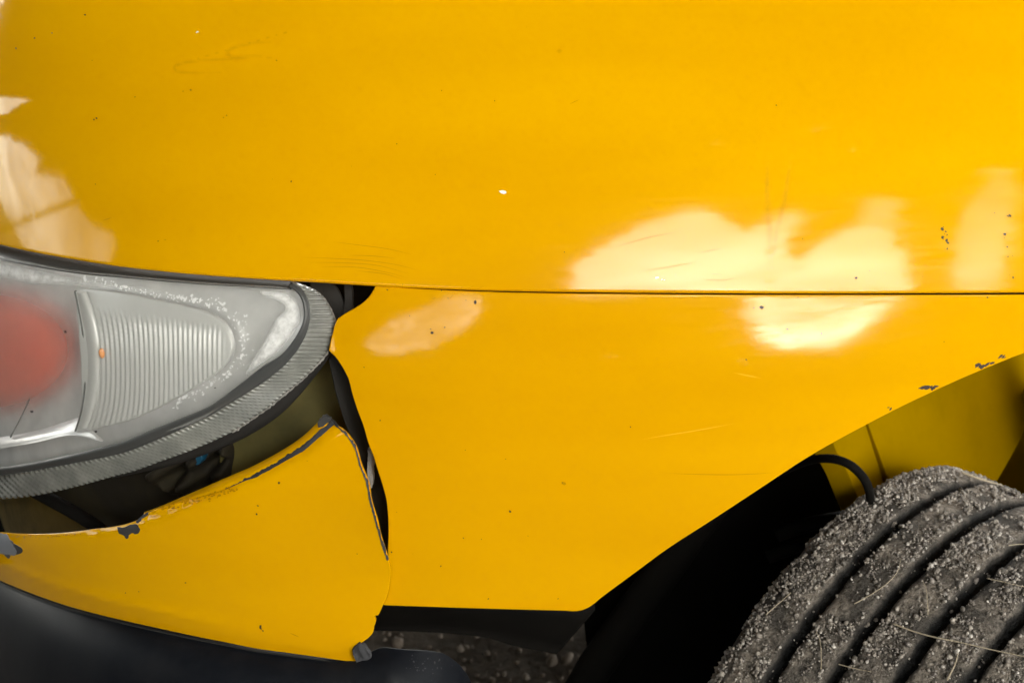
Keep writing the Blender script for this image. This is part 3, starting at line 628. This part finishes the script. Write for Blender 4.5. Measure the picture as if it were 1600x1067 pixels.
# ---------------- marks on the paint: flecks, scratches, grime
m_, nt_, b_ = mat('dark_fleck', (.035,.018,.006), .6); M['fleck'] = m_
m_, nt_, b_ = mat('scratch', (.50,.23,.0), .5, spec=.1); M['scratch'] = m_
m_, nt_, b_ = mat('pale_scratch', (.82,.44,.012), .5, spec=.1); M['pale'] = m_
hm = lambda p: hood_off(p)-.00015
fm = lambda p: fender_off(p)-.00015
bm_ = lambda p: bump_off(p)-.00015
flecks('dirt_fleck', [(133,24),(147,187),(151,185),(25,76),(54,60),(81,52),(211,152),(286,143),(298,141),(354,181),(349,184),(149,288),(620,225),(823,43),(773,158),(690,142),(549,260),(680,273),(1213,165),(882,394),(258,375),(247,377),(493,437.5),(629,444.5),(1015,426),(1056,429),(1280,395),(1359,423),(1383,427),(1338,434),(1442,432),(1254,373),(1578,430),(1583,434),(1575,401),(1582,400),(426,280),(455,284),(432,95),(144,95),(1570,372),(1574,386),(1554,333)], .8, M['fleck'], hood, hm, 21, 1.3)
flecks('dirt_fleck', [(1474,355),(1478,362),(1476,366),(1480,367),(1473,371),(1479,376),(1481,379),(1471,372),(1480,389),(1578,337),(1575,338),(1570,366),(1472,358)], 1.3, M['fleck'], hood, hm, 22, 1.4)
flecks('white_chip', [(787,300.5),(786,300.5),(789,300.8)], 2.3, M['white'], hood, hm, 23, 1.5, ang=0.05)
flecks('white_chip', [(309,50),(307,51.5),(1034,437),(1027,434.5),(1038,437.5)], 1.0, M['white'], hood, hm, 24, 2.0, ang=-.35)
flecks('dirt_fleck', [(569,574),(675,520),(700,466),(640,493.5),(695,511.5),(673,514),(743,472),(728,469),(690,454),(605,453),(790,717),(879,754),(797,799),(727,703),(825,837),(752,842),(620,800),(1166,562),(1190,480),(985,667),(1230,514),(1475,534),(1283,521),(1178,481),(1247,465),(612,862),(724,840),(872,935),(763,935),(689,884),(645,865),(594,657),(1543,465),(1265,463),(1410,464)], .8, M['fleck'], fender, fm, 25, 1.3)
flecks('dirt_fleck', [(879,754),(881,754.5)], 1.6, M['scratch'], fender, fm, 26, 1.6, ang=.1)
r_ = np.random.default_rng(31)
edge = [(1452+r_.normal()*7, 606.5+r_.normal()*1.6) for _ in range(26)] + [(1536+r_.normal()*7, 572.5+r_.normal()*1.4) for _ in range(16)] + [(1567+r_.normal()*4, 558+r_.normal()*1.2) for _ in range(5)] + [(1390+r_.normal()*3, 638+r_.normal()) for _ in range(3)]
edge = [(x, min(y, np.interp(x, [1350,1400,1450,1500,1550,1600], [661,635,611,588,567,547]))) for x, y in edge]
flecks('chipped_edge_mark', edge, .95, M['fleck'], fender, fm, 27, 2.6, ang=-.42)
lipm = [(x, np.interp(x, _tx, _ty)+3.2+abs(r_.normal())*1.6) for x in r_.uniform(10, 128, 46)]
flecks('scuff_fleck', lipm, .7, M['scratch'], bumper, bm_, 28, 1.3)
scm = [(x, np.interp(x, [230,262,300,345,380], [804,793,782,771,757])+r_.normal()*3.2) for x in r_.uniform(236, 372, 90)]
flecks('scuff_fleck', scm, .9, M['scratch'], bumper, lambda p: bump_off(p)-.0006, 29, 1.6, ang=-.4)
flecks('dirt_fleck', [(403,790),(401,803),(436,754),(33,900),(217,924),(196,926),(408,982),(558,865),(480,720),(290,910),(407,979),(411,985)], .8, M['fleck'], bumper, bm_, 30, 1.4)
flecks('scuff_fleck', [(632+abs(r_.normal())*34, 1020+abs(r_.normal())*16+abs(r_.normal())*6) for _ in range(34)], .6, M['worn'], lower, lambda p: val_off(p)-.0003, 41, 1.5)
def scratch(name, paths, off, m, parent, wd=.55):
    V, f = [], []
    for p in paths:
        c = catmull(p, 3); n = len(c); t = np.gradient(c, axis=0); t /= np.linalg.norm(t, axis=1, keepdims=True)+1e-9; q = np.stack([-t[:, 1], t[:, 0]], -1)*(wd*np.sin(np.linspace(.05, math.pi-.05, n)))[:, None]
        P = surf_off(np.vstack([c-q, c+q]), off); b = len(V); V += list(P)
        f += [(b+i, b+i+n, b+i+n+1, b+i+1) for i in range(n-1)]
    return mesh_obj(name, V, f, m, parent, kind='stuff')
scratch('scratch', [[(520,378),(560,383),(605,389),(645,398)],[(470,402),(520,404),(570,407),(620,414),(660,424)],[(480,410),(540,411),(590,415),(640,428)],[(500,417),(560,418),(610,427),(636,434)],[(555,423),(600,428),(628,436)],[(540,399),(580,400),(620,404)],[(1100,437),(1130,438),(1150,434)],[(1110,428),(1128,429)],[(890,163),(905,156)],[(160,345),(175,340)],[(1090,395),(1130,388)],[(960,386),(1010,372),(1060,362)],[(995,425),(1040,418),(1090,409)]], hm, M['scratch'], hood, .42)
scratch('scratch', [[(1040,739),(1100,741),(1160,741),(1210,738)],[(673,466),(677,467),(681,464)],[(699,467),(704,465.5),(708,460)],[(672,513),(676,515)]], fm, M['scratch'], fender, .5)
scratch('pale_scratch', [[(1000,687),(1040,680),(1090,672),(1150,661)],[(1145,582),(1165,586),(1190,591)]], fm, M['pale'], fender, .8)
scratch('scratch', [[(405,981),(412,986)],[(452,988),(468,995)]], bm_, M['scratch'], bumper, .5)
def ribbon(path, wd):
    c = catmull(path, 4); n = len(c); t = np.gradient(c, axis=0); t /= np.linalg.norm(t, axis=1, keepdims=True)+1e-9; q = np.stack([-t[:, 1], t[:, 0]], -1)*(wd*np.sin(np.linspace(.15, math.pi-.15, n)))[:, None]
    return np.vstack([c-q, (c+q)[::-1]])
M['grime'] = film('grime_film', (.38,.22,.03), .17, 120); M['smear'] = film('finger_smear', (.52,.27,.0), .20, 25)
hf = lambda p: hood_off(p)-.00012
for path, wd in (([(1201,236),(1199,280),(1200,330),(1203,380),(1198,440)], 7), ([(1243,226),(1234,262),(1226,310),(1216,352),(1208,400),(1203,444)], 6)):
    faded('grime_streak', ribbon(path, wd), M['grime'], hood, hf, wd*.9, 4)
for path, wd in (([(455,72),(430,66),(385,70),(356,80),(362,90),(400,88),(430,90),(448,78)], 5), ([(420,97),(380,93),(330,94),(283,100),(272,108),(290,114),(340,114),(380,110)], 4), ([(140,148),(200,128),(270,104),(350,80),(430,56),(530,30),(640,0)], 2.2), ([(880,80),(874,80.5),(868,81)], 5)):
    faded('finger_smear', ribbon(path, wd), M['smear'], hood, hf, wd*.9, 4)

# ---------------- dry grass caught on the tyre
m_, nt_, b_ = mat('dry_grass', (.50,.43,.32), .7); M['straw'] = m_
def on_tyre(px, lift):
    d = rays(np.array([px], float))[0]; o = CAM-TC; dp = d-(d@TA)*TA; op = o-(o@TA)*TA; R2 = TR+lift
    a, b, c = dp@dp, 2*(dp@op), op@op-R2*R2; D = b*b-4*a*c
    t = (-b-math.sqrt(max(0, D)))/(2*a); return CAM+d*t
def straw(pts, lift, rad, label, m=None):
    P = smooth3([on_tyre(p, l) for p, l in zip(pts, lift)], 8); base = P[0].copy()
    o = tube('dry_grass_stem', P-base, rad, m or M['straw'], None, seg=6, taper=lambda u: 1-.55*u); o.location = base
    o['label'] = label; o['category'] = 'straw'; o['group'] = 'dry grass stems on the tyre'; return o
straw([(1396,974),(1425,985),(1456,994),(1500,1003),(1552,1015),(1600,1025),(1640,1032)], [.003,.004,.006,.006,.006,.006,.004], .0007, 'long pale straw crossing the third and fourth tyre grooves, the longest on the tyre')
straw([(1542,903),(1565,908),(1590,914),(1630,922)], [.003,.005,.006,.004], .00045, 'short pale straw on the tyre rib near the right edge of the photo')
straw([(1335,943),(1360,929),(1385,912),(1402,893),(1408,872)], [.003,.003,.003,.004,.006], .00045, 'bent straw curling upward on the rib between the first and second tyre grooves')
straw([(1576,852),(1590,850),(1610,850),(1640,852)], [.004,.006,.006,.004], .00045, 'straw lying level over the top of the third tyre groove')
straw([(1310,1037),(1328,1042),(1345,1046),(1362,1049)], [.003,.004,.004,.003], .00045, 'short straw bridging the second tyre groove at the bottom of the photo')
straw([(1503,738),(1525,746),(1548,753),(1566,758)], [.003,.003,.003,.003], .0013, 'thick pale stem lying along the top edge of the tyre')
straw([(1283,1045),(1283,1020),(1281,1000),(1275,985)], [.003,.003,.004,.006], .00045, 'thin dark stem standing between the first and second tyre grooves', None)
straw([(1450,960),(1449,940),(1447,920),(1441,905)], [.003,.003,.004,.006], .00045, 'thin upright stem between the second and third tyre grooves', None)
straw([(1197,960),(1210,948),(1222,938),(1236,925)], [.004,.004,.004,.004], .00045, 'short straw in the sand on the left shoulder of the tyre')
straw([(1480,1062),(1487,1048),(1493,1036),(1497,1020)], [.003,.003,.003,.003], .0008, 'brown stem beside the fourth tyre groove at the bottom of the photo')

# ---------------- gravel under the car
M['gravel'] = make_plastic('damp_stone', (.18,.145,.115), .9, bs=200, dust=(.42,.37,.32), dfac=.7, spec=.1)
n_ = 2600; P_ = np.stack([rng.uniform(-.75, .55, n_), rng.uniform(.30, 1.5, n_), np.zeros(n_)], -1); s_ = .0042*rng.lognormal(0, .45, n_); P_[:, 2] = s_*.4
grains('gravel', P_, np.clip(s_, .003, .022), M['gravel'], None)
# masks (pixels of the photograph where the paint mirrors open sky): what is opened between the trees
def pip(poly, step=6.0):
    poly = np.asarray(poly, float); x0, y0 = poly.min(0); x1, y1 = poly.max(0)
    gx, gy = np.meshgrid(np.arange(x0, x1, step), np.arange(y0, y1, step)); g = np.stack([gx.ravel(), gy.ravel()], -1); return g[inside(g, poly)]
GAP_HOOD = [[(905,456),(905,412),(958,378),(1020,346),(1088,322),(1128,345),(1165,362),(1195,352),(1222,340),(1240,326),(1232,362),(1222,398),(1245,412),(1300,372),(1345,352),(1358,330),(1362,316),(1376,310),(1391,322),(1395,380),(1412,408),(1414,456)],
            [(1490,456),(1503,350),(1520,290),(1545,262),(1568,268),(1584,300),(1575,360),(1558,456)]]
GAP_FENDER = [[(1165,462),(1185,500),(1195,534),(1240,546),(1290,543),(1340,520),(1370,486),(1412,463)],
              [(610,505),(690,470),(752,463),(748,488),(718,518),(668,542),(600,552),(572,540)]]
GAP_LEFT = [[(-30,200),(0,212),(34,225),(62,250),(50,272),(98,282),(112,308),(60,330),(0,352),(-30,365)], [(-30,385),(0,368),(60,342),(118,322),(140,350),(180,372),(168,415),(60,396),(-30,375)]]
def mirrored(groups, step):
    ro, rd = [], []
    for polys, off in groups:
        for poly in polys:
            g = pip(poly, step); P_, n_ = surf(g, off); d_ = rays(g); ro.append(P_); rd.append(d_-2*(d_*n_).sum(-1, keepdims=True)*n_)
    return np.vstack(ro).astype(np.float32), np.vstack(rd).astype(np.float32)
RAYS = [mirrored(((GAP_HOOD, hood_off), (GAP_FENDER, fender_off)), 6.0), mirrored(((GAP_LEFT, hood_off),), 3.0)]
RO, RD = (np.vstack([r[i] for r in RAYS]) for i in (0, 1))
def pruned(L, gap):
    k = np.zeros(len(L), bool); L = L.astype(np.float32); a_ = np.degrees(np.arctan2(L[:, 0], -L[:, 1]))
    for (ro, rd), sel in zip(RAYS, (np.abs(a_-15) < 62, a_ < -58)):
        idx = np.flatnonzero(sel)
        for i in range(0, len(idx), 3000):
            j = idx[i:i+3000]; v = L[j, None]-ro; t = (v*rd).sum(-1); k[j] |= ((v*v).sum(-1)-t*t < gap*gap).any(1)
    return k
def make_leaf_mat():
    m, nt, b = mat('foliage', (.05,.07,.02), .6, spec=.3)
    n = noise(nt, 1.6, 3, .6, coords(nt)); c = mixc(nt, ramp(nt, n.outputs[0], [(.35, 0.), (.65, 1.)]), (.035,.055,.018), (.075,.095,.03))
    nt.links.new(c, b.inputs['Base Color']); return m
M['leaf'] = make_leaf_mat(); M['bark'] = make_plastic('bark', (.06,.045,.035), .9, bs=30, amp=.02)
def make_trees():
    n1, n2 = 84000, 42000
    az = np.radians(np.concatenate([rng.uniform(-118, 150, n1), rng.uniform(-180, 180, n2)]))  # unseen leaves overhead and behind added to hold back sky light
    el = np.concatenate([np.radians(rng.uniform(-9, 40, n1)), np.arcsin(rng.uniform(math.sin(R_(35)), 1, n2))])
    N_ = n1+n2
    r = rng.uniform(5.0, 6.6, N_); h = rng.uniform(3.6, 4.6, N_)
    r = np.minimum(r, h/np.maximum(.05, np.sin(el)))
    D = np.stack([np.sin(az)*np.cos(el), -np.cos(az)*np.cos(el), np.sin(el)], -1)
    L = np.array([0, 0, .9]) + D*r[:, None]
    # fine outer twigs along the openings
    m_ = 26000; i_ = rng.integers(0, len(RO), m_); Ls = RO[i_] + RD[i_]*rng.uniform(5.0, 5.8, m_)[:, None] + rng.normal(size=(m_, 3))*.22
    small = np.r_[np.zeros(N_, bool), np.ones(m_, bool)]; L = np.vstack([L, Ls]); v_ = L - np.array([0, 0, .9])
    az = np.arctan2(v_[:, 0], -v_[:, 1]); el = np.arctan2(v_[:, 2], np.hypot(v_[:, 0], v_[:, 1])); pr = pruned(L, .15); pr[small] = pruned(Ls, .045) & (rng.random(m_) > .002)
    keep = (L[:, 2] > .05) & ~((az < R_(-126)) & (el > R_(30)) & (el < R_(80))) & ~pr & ~((az > R_(54)) & (el < R_(16)))  # sectors of the crowns left open to let light reach the car
    L = L[keep]; az = az[keep]
    a = rng.normal(size=L.shape); a /= np.linalg.norm(a, axis=1, keepdims=True)
    n0 = L - np.array([0, 0, .9]); n0 /= np.linalg.norm(n0, axis=1, keepdims=True); n0 = n0 + .5*rng.normal(size=n0.shape)
    a = np.cross(a, n0); a /= np.linalg.norm(a, axis=1, keepdims=True); b = np.cross(n0, a); b /= np.linalg.norm(b, axis=1, keepdims=True)
    s = np.where(small, rng.uniform(.035, .06, len(small)), rng.uniform(.09, .15, len(small)))[keep][:, None]
    names = ['broad tree with the lowest boughs on the far left of the row', 'tree second from the left in the row facing the car', 'middle tree of the row facing the car', 'tree second from the right in the row facing the car', 'tree on the far right of the row facing the car']
    edges = np.radians(np.linspace(-95, 92, 6))
    trunk_az = [-62, -44, 4, 41.5, 52]
    for k in range(5):
        sel = (az >= (edges[k] if k else -9)) & (az < (edges[k+1] if k < 4 else 9)); l, aa, bb, ss = L[sel], a[sel], b[sel], s[sel]
        V = np.stack([l-aa*ss, l-bb*ss*.55, l+aa*ss, l+bb*ss*.55], 1).reshape(-1, 3); n = len(l)
        ta = R_(trunk_az[k]); base = np.array([math.sin(ta)*6.2, -math.cos(ta)*6.2, 0])
        t = bpy.data.objects.new('shade_tree', None); COL.objects.link(t); t.location = base
        t['label'] = names[k]; t['category'] = 'tree'; t['group'] = 'shade trees in front of the car'
        me = bpy.data.meshes.new('crown'); me.vertices.add(4*n); me.vertices.foreach_set('co', (V-base).ravel())
        me.loops.add(4*n); me.loops.foreach_set('vertex_index', np.arange(4*n)); me.polygons.add(n); me.polygons.foreach_set('loop_start', np.arange(0, 4*n, 4)); me.update(); me.validate()
        me.materials.append(M['leaf']); o = bpy.data.objects.new('crown', me); COL.objects.link(o); o.parent = t
        p = smooth3([(0,0,-.1), (.05,.03,1.2), (-.06,.1,2.6), (0,.5,3.8), (.1,1.4,4.5)], 5)
        o = tube('trunk', p, .17, M['bark'], None, seg=10, taper=lambda u: 1.25-.75*u); o.parent = t
make_trees()
#GROUND
def make_ground_mat():
    m, nt, b = mat('dirt_ground', (.2,.17,.14), .95, spec=.1)
    v = coords(nt); n = noise(nt, 3, 6, .65, v); n2 = noise(nt, 60, 4, .6, v)
    c = mixc(nt, ramp(nt, n.outputs[0], [(.3, 0.), (.7, 1.)]), (.075,.062,.05), (.14,.12,.10)); c = mixc(nt, ramp(nt, n2.outputs[0], [(.4, 0.), (.75, .6)]), c, (.16,.13,.10))
    nt.links.new(c, b.inputs['Base Color']); bump(nt, b, n2.outputs[0], .8, .01); return m
M['ground'] = make_ground_mat()
def make_ground():
    n = 60; u = np.linspace(-1, 1, n); u = np.sign(u)*np.abs(u)**3*150; gx, gy = np.meshgrid(u, u)
    z = -.0*gx; V = np.stack([gx, gy, z], -1).reshape(-1, 3)
    f = [(i*n+j, i*n+j+1, (i+1)*n+j+1, (i+1)*n+j) for i in range(n-1) for j in range(n-1)]
    mesh_obj('ground', V, f, M['ground'], kind='structure')
make_ground()
